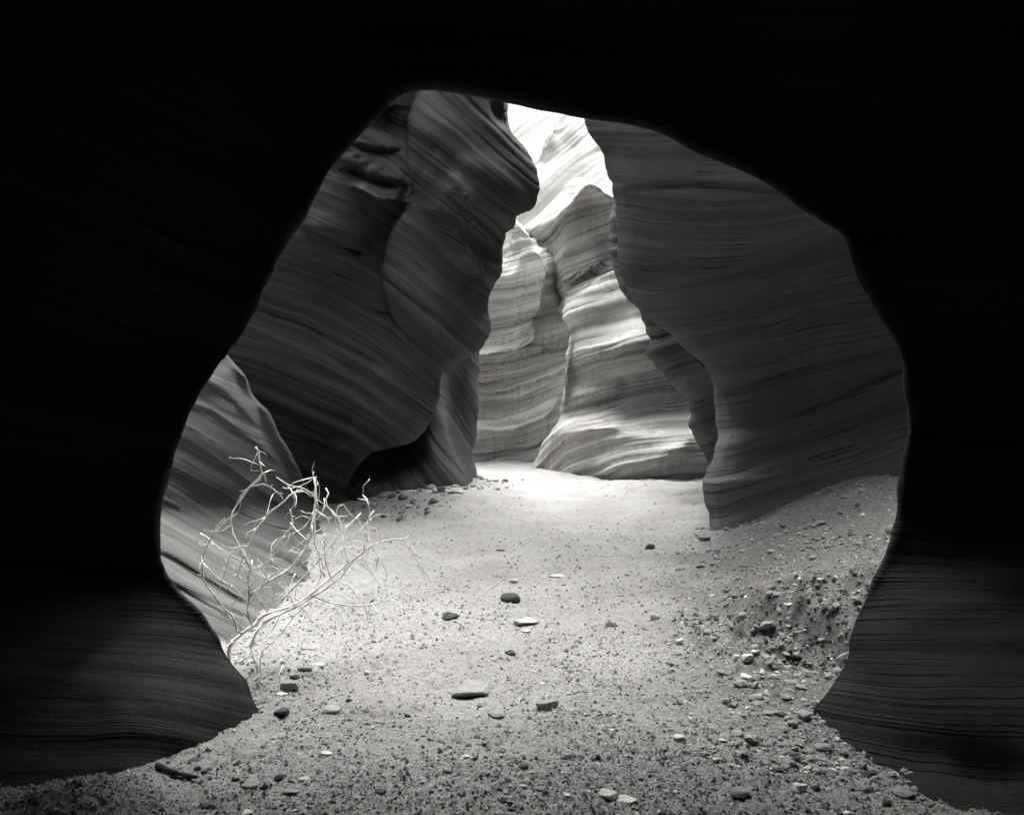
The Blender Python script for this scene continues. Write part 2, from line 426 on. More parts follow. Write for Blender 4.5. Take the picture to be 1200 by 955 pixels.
# rounded bulge of the back wall
def bl(pts): return [(a, b, c) for a, b, c in pts]
rows = [
    bl([(560, 296, 23.4), (600, 276, 22.8), (640, 260, 21.9), (668, 237, 20.6), (691, 218, 20.0), (714, 230, 20.3), (745, 240, 21.0)]),
    bl([(570, 320, 22.9), (620, 298, 22.5), (650, 284, 21.9), (674, 266, 21.4), (696, 248, 21.2), (718, 258, 21.2), (745, 262, 21.2)]),
    bl([(580, 360, 22.8), (634, 338, 22.5), (654, 333, 22.1), (674, 322, 21.8), (696, 310, 21.6), (720, 297, 21.5), (745, 290, 21.4)]),
    bl([(590, 368, 22.6), (644, 346, 22.2), (660, 342, 21.8), (678, 331, 21.5), (698, 319, 21.3), (721, 306, 21.2), (745, 300, 21.1)]),
    bl([(668, 378, 23.6), (660, 369, 20.9), (668, 364, 20.2), (682, 357, 19.9), (700, 345, 19.8), (724, 328, 19.9), (752, 318, 20.0)]),
    bl([(675, 410, 23.6), (666, 402, 20.8), (676, 398, 20.2), (694, 393, 19.7), (720, 386, 19.4), (748, 376, 19.3), (790, 366, 19.3)]),
    bl([(673, 430, 23.6), (664, 422, 20.8), (676, 418, 20.1), (698, 411, 19.4), (726, 404, 19.0), (756, 396, 18.9), (800, 390, 18.9)]),
    bl([(669, 455, 23.6), (660, 450, 20.9), (674, 445, 20.4), (700, 440, 19.8), (730, 436, 19.4), (770, 430, 19.2), (820, 424, 19.2)]),
    bl([(668, 485, 23.6), (659, 486, 21.0), (674, 484, 20.6), (704, 476, 19.8), (738, 470, 19.4), (778, 464, 19.2), (830, 458, 19.0)]),
    bl([(658, 505, 23.6), (648, 505, 20.6), (666, 500, 19.8), (698, 494, 19.1), (734, 490, 18.75), (776, 490, 18.5), (830, 488, 18.2)]),
    bl([(646, 522, 23.6), (636, 521, 20.8), (656, 520, 19.8), (692, 516, 18.8), (732, 512, 18.2), (776, 512, 17.8), (836, 516, 17.4)]),
    bl([(638, 540, 23.6), (629, 537, 21.0), (650, 538, 20.1), (692, 538, 19.0), (734, 538, 18.3), (778, 540, 17.8), (840, 540, 17.4)]),
    bl([(632, 552, 23.6), (622, 549, 21.2), (646, 552, 20.3), (692, 558, 19.2), (734, 562, 18.4), (778, 564, 17.9), (842, 566, 17.5)]),
    bl([(622, 575, 23.6), (612, 574, 21.2), (640, 580, 20.3), (690, 590, 19.2), (734, 594, 18.4), (778, 598, 17.9), (842, 600, 17.5)]),
]
rows = [[(a, b, c + .9 * (548 - b) / 200. + ((2.6, 1.3)[j] if i < 4 and j < 2 else 0)) for j, (a, b, c) in enumerate(r)] for i, r in enumerate(rows)]
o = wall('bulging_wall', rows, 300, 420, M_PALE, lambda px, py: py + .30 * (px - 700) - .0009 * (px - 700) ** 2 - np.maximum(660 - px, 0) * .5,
         up=[(-3, -3, .5), (-10, -8, 2.4)], seed=21, amp=1.6, lump=.7,
         strokes=[('step', [(664, 432), (700, 423), (770, 404)], 6, .24, 60), ('step', [(662, 458), (700, 450), (735, 442)], 5, -.22, 30),
                  ('step', [(662, 474), (700, 466), (740, 458)], 4, .25, 24), ('step', [(640, 516), (690, 506), (740, 500)], 6, .25, 40),
                  ('step', [(668, 388), (700, 380), (760, 362)], 6, -.08, 24), ('ridge', [(662, 372), (667, 404), (662, 440), (659, 482)], 5, .35),
                  ('ridge', [(815, 512), (800, 522), (770, 536), (735, 545), (690, 552)], 9, .28),
                  ('step', [(645, 345), (670, 330), (700, 312), (722, 298)], 3, .35, 26)])
tag(o, 'pale swirling rock bulge at the back of the passage with a dark crest on top', 'rock wall', kind='thing')

# left panel of the back wall
rows = [
    bl([(520, 322, 22.6), (560, 318, 22.8), (594, 310, 22.6), (606, 296, 22.2), (608, 269, 21.9), (622, 276, 21.4), (636, 288, 21.3), (660, 300, 22.6)]),
    bl([(520, 340, 22.6), (560, 336, 22.8), (590, 328, 22.6), (604, 316, 22.0), (614, 300, 21.6), (630, 298, 21.0), (642, 304, 20.9), (664, 312, 22.6)]),
    bl([(520, 360, 22.8), (560, 356, 23.0), (588, 350, 22.9), (606, 342, 22.3), (618, 334, 21.8), (634, 330, 21.1), (641, 330, 21.1), (664, 336, 22.8)]),
    bl([(520, 385, 22.8), (560, 384, 23.2), (588, 380, 23.2), (606, 372, 22.8), (620, 364, 22.4), (633, 358, 21.9), (640, 356, 22.0), (672, 352, 22.6)]),
    bl([(520, 412, 22.6), (560, 410, 22.9), (588, 406, 22.9), (608, 400, 22.7), (622, 392, 22.7), (636, 374, 22.8), (652, 368, 22.7), (686, 366, 22.5)]),
    bl([(520, 432, 23.0), (560, 432, 23.3), (590, 430, 23.5), (614, 424, 23.4), (632, 412, 23.2), (646, 396, 22.9), (658, 384, 22.6), (690, 380, 22.6)]),
    bl([(520, 460, 23.2), (560, 462, 23.6), (590, 462, 23.8), (618, 456, 23.7), (640, 444, 23.2), (652, 430, 22.7), (664, 418, 22.3), (690, 410, 22.4)]),
    bl([(520, 490, 23.0), (560, 492, 23.4), (590, 494, 23.5), (618, 488, 23.4), (640, 476, 23.0), (652, 464, 22.6), (664, 454, 22.3), (690, 450, 22.4)]),
    bl([(520, 512, 23.0), (560, 516, 23.3), (590, 516, 23.4), (616, 510, 23.4), (636, 504, 23.1), (650, 496, 22.8), (664, 488, 22.5), (690, 486, 22.4)]),
    bl([(520, 532, 23.2), (560, 534, 23.5), (590, 534, 23.6), (614, 530, 23.5), (632, 526, 23.2), (646, 522, 23.0), (660, 518, 22.8), (690, 516, 22.4)]),
    bl([(520, 545, 22.9), (560, 545, 23.2), (590, 545, 23.3), (614, 544, 23.2), (632, 543, 22.9), (646, 542, 22.7), (660, 542, 22.5), (690, 542, 22.4)]),
    bl([(520, 575, 22.9), (560, 575, 23.2), (590, 575, 23.3), (614, 575, 23.2), (632, 575, 22.9), (646, 575, 22.7), (660, 575, 22.5), (690, 575, 22.4)]),
]
rows = [[(a, b, c + 1.4 * (545 - b) / 200.) for a, b, c in r] for r in rows]
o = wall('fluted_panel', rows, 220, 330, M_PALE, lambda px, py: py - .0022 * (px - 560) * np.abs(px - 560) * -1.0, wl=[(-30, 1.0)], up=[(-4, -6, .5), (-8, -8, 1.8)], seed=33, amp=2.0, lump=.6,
         strokes=[('step', [(545, 411), (600, 404), (621, 394), (634, 376)], 5, -.34, 40), ('step', [(545, 434), (600, 432), (636, 418), (652, 396)], 4, .24, 22),
                  ('step', [(545, 452), (600, 452), (640, 438), (658, 412)], 5, -.26, 24), ('step', [(545, 474), (606, 472), (646, 452), (664, 424)], 5, .26, 26),
                  ('step', [(545, 492), (606, 490), (646, 470), (662, 446)], 5, -.34, 26), ('step', [(545, 508), (600, 508), (640, 492), (658, 470)], 4, .26, 20),
                  ('step', [(545, 528), (600, 527), (640, 514)], 4, -.2, 20), ('ridge', [(612, 285), (632, 300), (640, 318), (637, 342)], 7, .3)])
tag(o, 'pale fluted rock panel between the dark left buttress and the bulging back wall', 'rock wall', kind='thing')

# bright upper slope that catches the open sky
rows = [
    bl([(480, -160, 40), (560, -170, 39), (640, -180, 38), (720, -190, 37), (820, -200, 36)]),
    bl([(500, 20, 35), (570, 10, 34), (640, 0, 33), (710, -10, 32), (800, -20, 31)]),
    bl([(510, 130, 31), (575, 122, 30), (640, 112, 29), (705, 100, 28), (790, 90, 27)]),
    bl([(520, 215, 28.5), (580, 205, 27.4), (640, 190, 26.2), (700, 172, 25.4), (780, 160, 25)]),
    bl([(530, 270, 27.5), (585, 260, 26.0), (640, 240, 24.8), (700, 214, 24), (770, 200, 23.6)]),
    bl([(530, 330, 27), (590, 310, 25), (640, 290, 23.6), (700, 260, 23.0), (770, 250, 22.8)]),
    bl([(530, 420, 27), (590, 400, 25), (640, 390, 24.6), (700, 370, 24), (770, 350, 23.8)]),
]
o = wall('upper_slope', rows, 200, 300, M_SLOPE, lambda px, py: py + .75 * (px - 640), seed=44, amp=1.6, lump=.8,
         strokes=[('ridge', [(652, 136), (646, 155), (636, 175), (634, 190)], 5, .8), ('step', [(640, 205), (665, 190), (690, 165)], 5, -.5, 40)])
tag(o, 'sunlit white upper rock slope high in the gap above the back wall', 'rock slope', kind='thing')

# great left buttress
# columns: hidden left, recess, deep fold, fold edge, face, face, right outline
A = [
    (-40, (400, 12.6), (452, 13.0), (480, 13.4), (520, 12.7), (560, 12.6), (592, 12.9), (606, 13.4)),
    (60, (360, 12.2), (428, 12.7), (474, 13.6), (514, 12.5), (555, 12.3), (586, 12.6), (598, 13.3)),
    (97, (345, 12.0), (420, 12.5), (474, 13.8), (507, 12.4), (550, 12.2), (584, 12.6), (597, 13.3)),
    (118, (330, 11.9), (412, 12.4), (472, 13.8), (497, 12.4), (545, 12.1), (584, 12.5), (599, 13.2)),
    (145, (315, 11.8), (404, 12.4), (472, 13.8), (489, 12.4), (545, 12.0), (588, 12.3), (607, 13.0)),
    (172, (300, 11.7), (396, 12.2), (474, 13.4), (488, 12.4), (552, 12.0), (600, 12.3), (627, 13.0)),
    (195, (290, 11.6), (392, 12.1), (476, 13.2), (488, 12.5), (556, 12.0), (606, 12.3), (638, 13.0)),
    (225, (285, 11.6), (386, 12.0), (474, 12.9), (483, 12.5), (556, 12.1), (606, 12.4), (639, 13.0)),
    (245, (280, 11.6), (382, 12.0), (470, 12.9), (479, 12.5), (548, 12.2), (596, 12.5), (626, 13.1)),
    (262, (276, 11.6), (376, 12.0), (460, 12.9), (467, 12.5), (534, 12.3), (582, 12.6), (606, 13.2)),
    (285, (268, 11.5), (364, 12.0), (452, 13.0), (460, 12.5), (524, 12.4), (572, 12.7), (596, 13.3)),
    (312, (260, 11.5), (354, 12.0), (446, 13.0), (456, 12.5), (518, 12.3), (568, 12.6), (595, 13.3)),
    (335, (250, 11.5), (346, 12.0), (442, 12.9), (454, 12.5), (512, 12.2), (560, 12.5), (585, 13.2)),
    (356, (244, 11.5), (340, 12.0), (442, 12.8), (456, 12.5), (508, 12.2), (550, 12.5), (574, 13.2)),
    (392, (238, 11.5), (336, 12.0), (446, 12.6), (468, 12.4), (510, 12.2), (550, 12.5), (573, 13.2)),
    (412, (232, 11.5), (330, 12.0), (440, 12.5), (468, 12.4), (506, 12.3), (540, 12.5), (556, 13.0)),
    (443, (226, 11.5), (318, 12.0), (420, 12.5), (452, 12.4), (484, 12.35), (508, 12.5), (521, 12.9)),
    (472, (222, 11.5), (308, 12.0), (408, 12.5), (442, 12.45), (474, 12.4), (498, 12.5), (511, 12.8)),
    (505, (218, 11.6), (298, 12.1), (390, 12.6), (422, 12.5), (450, 12.5), (473, 12.6), (485, 12.8)),
    (529, (216, 11.7), (290, 12.2), (360, 12.7), (384, 12.7), (408, 12.6), (426, 12.7), (435, 12.9)),
    (545, (214, 11.8), (282, 12.3), (350, 12.8), (372, 12.8), (396, 12.8), (412, 12.8), (421, 13.0)),
    (563, (212, 11.9), (276, 12.4), (342, 12.9), (364, 12.9), (386, 12.9), (402, 12.9), (411, 13.1)),
    (590, (210, 12.1), (272, 12.5), (336, 13.0), (356, 13.1), (376, 13.1), (392, 13.1), (402, 13.3)),
    (625, (208, 12.3), (270, 12.7), (334, 13.2), (352, 13.3), (370, 13.3), (386, 13.3), (396, 13.4)),
]
rows = [[(x, r[0], d) for x, d in r[1:]] for r in A]
def strata_left(px, py):
    xf = 470 - .12 * (py - 300)
    q = 40 * np.log1p(np.exp(np.clip((px - xf) / 40., -20, 20)))           # distance past the fold, eased in
    xl = px - q
    return py - .30 * (xl - 350) - .0004 * (xl - 330) ** 2 - 1.05 * q + .0012 * q ** 2
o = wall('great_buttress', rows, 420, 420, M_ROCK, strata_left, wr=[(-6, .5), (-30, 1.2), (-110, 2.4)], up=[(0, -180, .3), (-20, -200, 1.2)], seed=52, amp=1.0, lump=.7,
         strokes=[('rough', [(506, 180), (530, 215), (558, 262)], 12, .035), ('rough', [(395, 180), (430, 200), (470, 222)], 22, .055), ('rough', [(592, 120), (606, 150)], 8, .05),
                  ('step', [(425, 118), (458, 128), (480, 126)], 3, .16, 14), ('step', [(412, 146), (446, 158), (482, 160)], 3, -.14, 14), ('step', [(400, 196), (436, 214), (470, 228)], 3, -.2, 12),
                  ('step', [(395, 186), (430, 206), (470, 214), (486, 222)], 4, .28, 26),
                  ('step', [(405, 216), (440, 236), (484, 242)], 4, .30, 30),
                  ('step', [(345, 262), (380, 276), (432, 300)], 4, .22, 26),
                  ('ridge', [(395, 285), (415, 294), (434, 299)], 5, -.30),
                  ('step', [(484, 236), (520, 268), (560, 318), (584, 352)], 9, .28, 60),
                  ('ridge', [(502, 170), (525, 208), (555, 240), (570, 266)], 11, .12),
                  ('step', [(398, 165), (440, 176), (478, 176)], 3, .2, 18),
                  ('ridge', [(600, 150), (588, 130), (584, 112)], 7, -.35)])
butt = tag(o, 'tall dark rock buttress on the left with diagonal ribs and an overhanging lower edge', 'rock buttress', kind='thing')
# its undercut foot
A2 = [
    (380, (430, 14.3), (470, 14.6), (505, 15.0), (520, 15.4), (536, 15.9), (552, 16.3), (563, 16.9)),
    (420, (425, 14.2), (470, 14.6), (503, 14.8), (518, 15.2), (534, 15.9), (551, 16.2), (563, 16.9)),
    (450, (420, 14.9), (465, 15.1), (500, 14.7), (515, 15.0), (533, 16.0), (552, 16.3), (562, 17.0)),
    (480, (415, 15.2), (460, 15.4), (502, 14.6), (518, 14.9), (532, 16.0), (551, 16.4), (561, 17.1)),
    (510, (410, 15.2), (455, 15.4), (504, 14.5), (524, 14.9), (533, 15.8), (549, 16.4), (559, 17.2)),
    (535, (404, 15.0), (450, 15.2), (506, 14.4), (532, 14.9), (538, 15.6), (548, 16.3), (555, 17.2)),
    (552, (398, 14.4), (445, 14.6), (506, 14.3), (540, 14.9), (545, 15.5), (552, 16.2), (559, 17.2)),
    (572, (390, 13.1), (440, 13.6), (506, 14.2), (546, 14.8), (551, 15.4), (556, 16.1), (562, 17.2)),
    (610, (380, 12.9), (440, 13.4), (506, 14.0), (548, 14.7), (553, 15.3), (558, 16.0), (564, 17.2)),
]
rows = [[(x, r[0], d) for x, d in r[1:]] for r in A2]
o = wall('undercut_foot', rows, 200, 220, M_ROCK, lambda px, py: .55 * py - .8 * (px - 500), wl=[(-80, -.3)], wr=[(-4, .6), (-40, 1.6)], seed=61, amp=.6, lump=.35, parent=butt)
o['label'] = 'undercut ribbed foot in deep shade'

# light apron of striped rock low on the left
E = [(330, 205, 9.0), (380, 245, 9.2), (400, 258, 9.3), (420, 270, 9.4), (440, 288, 9.6), (465, 297, 9.9), (480, 309, 10.1), (510, 328, 10.6), (540, 345, 11.2), (565, 357, 11.7),
     (592, 369, 12.3), (612, 378, 11.2), (632, 388, 9.9), (655, 392, 8.7), (675, 382, 7.9), (700, 342, 6.9), (728, 304, 6.0), (752, 275, 5.5), (790, 250, 5.0), (840, 225, 4.6)]
rows = []
for py, e, d in E:
    dl = np.interp(py, [330, 500, 600, 700, 840], [6.7, 6.4, 6.0, 5.45, 4.7])
    dl = min(dl, d)
    xl = 120
    rows.append([(xl, py, dl), (xl + (e - xl) * .4, py, dl + (d - dl) * .28), (xl + (e - xl) * .75, py, dl + (d - dl) * .62), (xl + (e - xl) * .94, py, dl + (d - dl) * .90), (e, py, d)])
o = wall('striped_apron', rows, 220, 380, M_APRON, lambda px, py: py - .58 * (px - 200) + .0006 * (px - 200) ** 2, wr=[(3, .4), (-20, 1.6), (-90, 2.6)], wl=[(-150, -.5)], up=[(-60, -120, .6), (-80, -200, 1.2)],
         seed=73, amp=.65, lump=.3,
         strokes=[('ridge', [(275, 428), (300, 480), (340, 550), (366, 596)], 7, -.25),
                  ('step', [(225, 440), (262, 462), (310, 505), (352, 560)], 3, .10, 18), ('step', [(205, 470), (248, 482), (300, 520), (345, 560), (375, 600)], 3, .09, 14),
                  ('step', [(190, 505), (222, 520), (280, 558), (340, 600), (392, 642)], 3, .11, 20), ('step', [(180, 540), (210, 552), (270, 585), (330, 618), (390, 655)], 3, .08, 16),
                  ('step', [(170, 580), (205, 592), (260, 622), (330, 662), (372, 690)], 3, .10, 22), ('step', [(170, 640), (205, 655), (250, 682), (300, 712)], 4, .09, 16),
                  ('step', [(170, 672), (215, 690), (250, 712), (285, 735)], 3, .06, 14)])
tag(o, 'light striped rock apron sloping down behind the dead bush', 'rock wall', kind='thing')

# cave mouth: the dark vault the camera stands in
# rim: (column, line, distance, inward growth nearest the rim)
rim = [(395, 1010, 3.95), (345, 905, 4.05), (303, 836, 4.18), (290, 802, 4.22), (264, 764, 4.25), (236, 722, 4.28), (206, 690, 4.3), (188, 660, 4.32), (181, 630, 4.33), (184, 592, 4.35), (196, 550, 4.4),
       (211, 505, 4.4), (233, 460, 4.45), (262, 421, 4.5), (285, 386, 4.5), (305, 342, 4.5), (330, 290, 4.5), (355, 246, 4.5), (380, 206, 4.5), (410, 165, 4.5), (440, 131, 4.5),
       (466, 106, 4.5), (500, 97, 4.5), (545, 102, 4.5), (592, 112, 4.5), (636, 122, 4.5), (680, 133, 4.5), (725, 139, 4.5), (770, 148, 4.5), (812, 170, 4.5), (860, 190, 4.5),
       (905, 213, 4.5), (935, 236, 4.5), (965, 256, 4.5), (992, 276, 4.5), (1010, 320, 4.5), (1036, 372, 4.5), (1060, 416, 4.5), (1065, 450, 4.5), (1069, 485, 4.5), (1060, 552, 4.48), (1055, 602, 4.45),
       (1040, 650, 4.4), (1020, 692, 4.35), (1000, 742, 4.3), (985, 790, 4.25), (962, 826, 4.2), (956, 836, 4.18), (975, 870, 4.0), (990, 920, 3.9), (1000, 1010, 3.8)]
rim = np.array(rim, float)
Rw = unproject(rim[:, 0], rim[:, 1], rim[:, 2])
n = len(Rw)
cc = np.array([0.1, 0, 1.25])
rad = Rw - cc; rad[:, 1] = 0
k = np.linspace(0, 1, n)
low_l = sstep((k * -1 + .17) / .10); low_r = sstep((k - .80) / .08)          # lower left and lower right, where the wall comes on towards the camera
def ring(scale, y, lsc, rsc):
    s = scale * (1 - low_l) * (1 - low_r) + lsc * low_l + rsc * low_r
    P = cc + rad * s[:, None]
    P[:, 1] = y
    return P
def off(dy):
    return Rw[:, 1] + dy
rings = [ring(4.2, off(1.0), 3.2, 3.2), ring(2.6, off(.85), 2.3, 2.3), ring(1.38, off(.60), 1.75, 1.75), ring(1.15, off(.38), 1.35, 1.35), ring(1.055, off(.16), 1.10, 1.08), Rw.copy(),
         ring(1.05, off(-.015), 1.001, 1.001), ring(1.16, off(-.06), 1.006, 1.008), ring(1.45, off(-.30), 1.06, 1.06), ring(1.9, off(-.75), 1.16, 1.17), ring(2.3, np.full(n, 2.4), 1.5, 1.35), ring(2.4, np.full(n, 1.0), 1.7, 1.5),
         ring(2.4, np.full(n, -1.5), 1.9, 1.7), ring(1.9, np.full(n, -3.5), 1.5, 1.5), ring(.8, np.full(n, -4.6), .8, .8), ring(.02, np.full(n, -4.8), .02, .02)]
G = np.stack(rings, 0)
G = cr1(G, 300)
G = np.swapaxes(cr1(np.swapaxes(G, 0, 1), 420), 0, 1)
x, y, z = G[..., 0], G[..., 1], G[..., 2]
sw = z + .12 * x + .40 * y + .12 * noise3(x * .7, y * .7, z * .7)
al = y + .3 * x
disp = .05 * noise3(sw * 3.0, al * .4, 1.5) + .016 * (1 - 2 * np.abs(noise3(sw * 9, al * .8, 2.5))) + .004 * noise3(sw * 30, al * 1.5, 3.5)
tb = sw * 7 + .4 * noise3(sw * 2.1, al * .3, 7.7)
ib = np.floor(tb).astype(int); fb = tb - ib
hb = lambda q: (np.sin(q * 12.9898) * 43758.5453) % 1.0
disp = disp + .035 * (hb(ib) + (hb(ib + 1) - hb(ib)) * sstep((fb - .75) / .25) - .5)
disp = disp + .045 * noise3(x * 1.3, y * 1.3, z * 1.3) + .016 * fbm(x * 4, y * 4, z * 4, 3) + .006 * np.abs(fbm(x * 14, y * 14, z * 14, 2))
du = np.gradient(G, axis=1); dv = np.gradient(G, axis=0)
Nn = np.cross(du, dv); Nn /= np.linalg.norm(Nn, axis=-1, keepdims=True) + 1e-9
ledge = .26 * sstep((z - .27 - .07 * noise3(y * 1.5, 3.1, 1.1)) / .34) * sstep((4.12 - y) / .25) * (x > 1.0) * sstep((2.2 - z) / .8)
far = np.clip((np.abs(y - 4.3) - .1) / .5, .35, 1)
G = G + Nn * (disp * far)[..., None]
G[..., 0] += ledge
idx = np.arange(G.shape[0] * G.shape[1]).reshape(G.shape[:2])
ff = np.stack([idx[:-1, :-1], idx[1:, :-1], idx[1:, 1:], idx[:-1, 1:]], -1).reshape(-1, 4)
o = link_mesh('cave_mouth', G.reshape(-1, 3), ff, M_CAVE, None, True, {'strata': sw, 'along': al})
tag(o, 'black cave vault framing the whole view, faint ledges low at both sides', 'cave', kind='thing')

# outer canyon rock that closes the passage all round
pl = np.array([(-9, -8), (-9.5, 0), (-9, 8), (-9, 16), (-8.5, 24), (-9, 34), (-8, 44), (0, 47), (10, 44), (11, 34), (9.5, 24), (9.5, 16), (9, 8), (9.5, 0), (9, -8), (0, -10), (-9, -8)], float)
pl = cr1(pl, 260)
hs = np.linspace(-1, 13, 90)
Xc = np.stack([np.repeat(pl[None, :, 0], 90, 0), np.repeat(pl[None, :, 1], 90, 0), np.repeat(hs[:, None], 260, 1)], -1)
x, y, z = Xc[..., 0], Xc[..., 1], Xc[..., 2]
sw = z + .3 * noise3(x * .3, y * .3, z * .3)
dsp = .5 * noise3(x * .25, y * .25, z * .2) + .12 * noise3(sw * 2, (x + y) * .2, 1)
cen = np.array([0, 18.0, 0]); v = Xc - cen; v[..., 2] = 0; v /= np.linalg.norm(v, axis=-1, keepdims=True)
Xc = Xc + v * dsp[..., None]
idx = np.arange(90 * 260).reshape(90, 260)
ff = np.stack([idx[:-1, :-1], idx[:-1, 1:], idx[1:, 1:], idx[1:, :-1]], -1).reshape(-1, 4)
o = link_mesh('canyon_side', Xc.reshape(-1, 3), ff, M_PALE, None, True, {'strata': sw, 'along': x + y})
tag(o, kind='structure')

# ------------------------------------------------------------------ loose gravel
def ico(sub):
    t = (1 + 5 ** .5) / 2
    v = [(-1, t, 0), (1, t, 0), (-1, -t, 0), (1, -t, 0), (0, -1, t), (0, 1, t), (0, -1, -t), (0, 1, -t), (t, 0, -1), (t, 0, 1), (-t, 0, -1), (-t, 0, 1)]
    f = [(0, 11, 5), (0, 5, 1), (0, 1, 7), (0, 7, 10), (0, 10, 11), (1, 5, 9), (5, 11, 4), (11, 10, 2), (10, 7, 6), (7, 1, 8),
         (3, 9, 4), (3, 4, 2), (3, 2, 6), (3, 6, 8), (3, 8, 9), (4, 9, 5), (2, 4, 11), (6, 2, 10), (8, 6, 7), (9, 8, 1)]
    v = [np.array(p) / np.linalg.norm(p) for p in v]
    for _ in range(sub):
        cache, g = {}, []
        def mid(a, b):
            k = (min(a, b), max(a, b))
            if k not in cache:
                m = v[a] + v[b]; v.append(m / np.linalg.norm(m)); cache[k] = len(v) - 1
            return cache[k]
        for a, b, c in f:
            ab, bc, ca = mid(a, b), mid(b, c), mid(c, a)
            g += [(a, ab, ca), (b, bc, ab), (c, ca, bc), (ab, bc, ca)]
        f = g
    return np.array(v), np.array(f)
IV, IF = ico(0)
OV = np.array([(1, 0, 0), (0, 1, 0), (-1, 0, 0), (0, -1, 0), (0, 0, 1), (0, 0, -1)], float)
OF = np.array([(0, 1, 4), (1, 2, 4), (2, 3, 4), (3, 0, 4), (1, 0, 5), (2, 1, 5), (3, 2, 5), (0, 3, 5)])
rg = np.random.RandomState(5)
def gravel(name, count, mat, smin, smax, y0, y1, dens, seed, flat=(.35, .8), fine=False):
    r = np.random.RandomState(seed)
    m = count * 5
    y = 1 / (1 / y1 + (1 / y0 - 1 / y1) * r.rand(m))
    x = (r.rand(m) * 2 - 1) * .66 * y
    keep = r.rand(m) < dens(x, y)
    x, y = x[keep][:count], y[keep][:count]
    m = len(x)
    sz = smin * (smax / smin) ** (r.rand(m) ** 3.2) * 1.1 * (.75 + .05 * y)
    z = floor_z(x, y)
    sc = np.stack([sz * (.7 + .7 * r.rand(m)), sz * (.6 + .5 * r.rand(m)), sz * (flat[0] + (flat[1] - flat[0]) * r.rand(m))], -1)
    bv, bf = (OV * 1.12, OF) if fine else (IV, IF)
    nb_ = len(bv)
    V = bv[None] * (1 + .30 * (r.rand(m, nb_, 1) - .5) * 2) * sc[:, None]
    a = r.rand(m) * 6.283; tl = (r.rand(m) - .5) * .7
    ct, st = np.cos(tl)[:, None], np.sin(tl)[:, None]
    vx, vz = V[..., 0] * ct - V[..., 2] * st, V[..., 0] * st + V[..., 2] * ct
    ca, sa = np.cos(a)[:, None], np.sin(a)[:, None]
    X = np.stack([vx * ca - V[..., 1] * sa + x[:, None], vx * sa + V[..., 1] * ca + y[:, None], vz + (z + sc[:, 2] * .25)[:, None]], -1)
    Fc = bf[None] + (np.arange(m) * nb_)[:, None, None]
    o = link_mesh(name, X.reshape(-1, 3), Fc.reshape(-1, 3), mat, None, False)
    return tag(o, kind='stuff')
def dens_main(x, y):
    p = .80 + .8 * noise3(x * 1.1, y * 1.1, 12.2) + .7 * noise3(x * 3.6, y * 3.6, 2.2)
    p = p * (1 - .72 * sstep((y - 7.5) / 6)) + .35 * sstep((x - .9) / .8) * (y < 9.5)
    p = p + .5 * np.exp(-(((x + .9) / .9) ** 2 + ((y - 14) / 1.5) ** 2))
    return np.clip(p, .04, 1)
gravel('dark_gravel', 24000, M_STONE['dark'], .0028, .011, 2.7, 19, dens_main, 1, fine=True)
gravel('grey_gravel', 40000, M_STONE['mid'], .003, .017, 2.7, 19, dens_main, 2, fine=True)
gravel('pale_gravel', 11000, M_STONE['pale'], .003, .013, 2.7, 15, dens_main, 3, fine=True)

gravel('foot_rubble', 900, M_STONE['mid'], .012, .06, 11.5, 17.5, lambda x, y: np.clip(1.6 * np.exp(-(((x + 1.55 - .28 * (y - 13)) / .55) ** 2)) - .1, 0, 1), 12, (.4, .8))
def dens_clod(x, y):
    p = np.exp(-(((x - 1.75 - .35 * (5.3 - y)) / .38) ** 2 + ((y - 5.3) / .75) ** 2)) * 2.2 - .3 + .6 * noise3(x * 4, y * 4, 9.1)
    p = p + .35 * sstep((x - 1.4) / .6) * sstep((9 - y) / 2) * (.4 + noise3(x * 2, y * 2, 4.1))
    return np.clip(p, 0, 1)
def dens_bank(x, y):
    p = sstep((x - .8 - .2 * (y - 5)) / .8) * (.55 + .9 * noise3(x * 1.7 + y, y * 1.7, 6.1))
    return np.clip(p, 0, 1)
gravel('bank_rubble', 7000, M_STONE['mid'], .005, .034, 3.6, 11, dens_bank, 4, (.3, .7))
gravel('bank_chips', 2500, M_STONE['pale'], .004, .020, 3.6, 11, dens_bank, 6, (.3, .6))
gravel('soil_clods', 5000, stone_mat('dark_soil', .07, .17),   .005, .024, 3.9, 9.5, dens_clod, 8, (.6, 1.1))

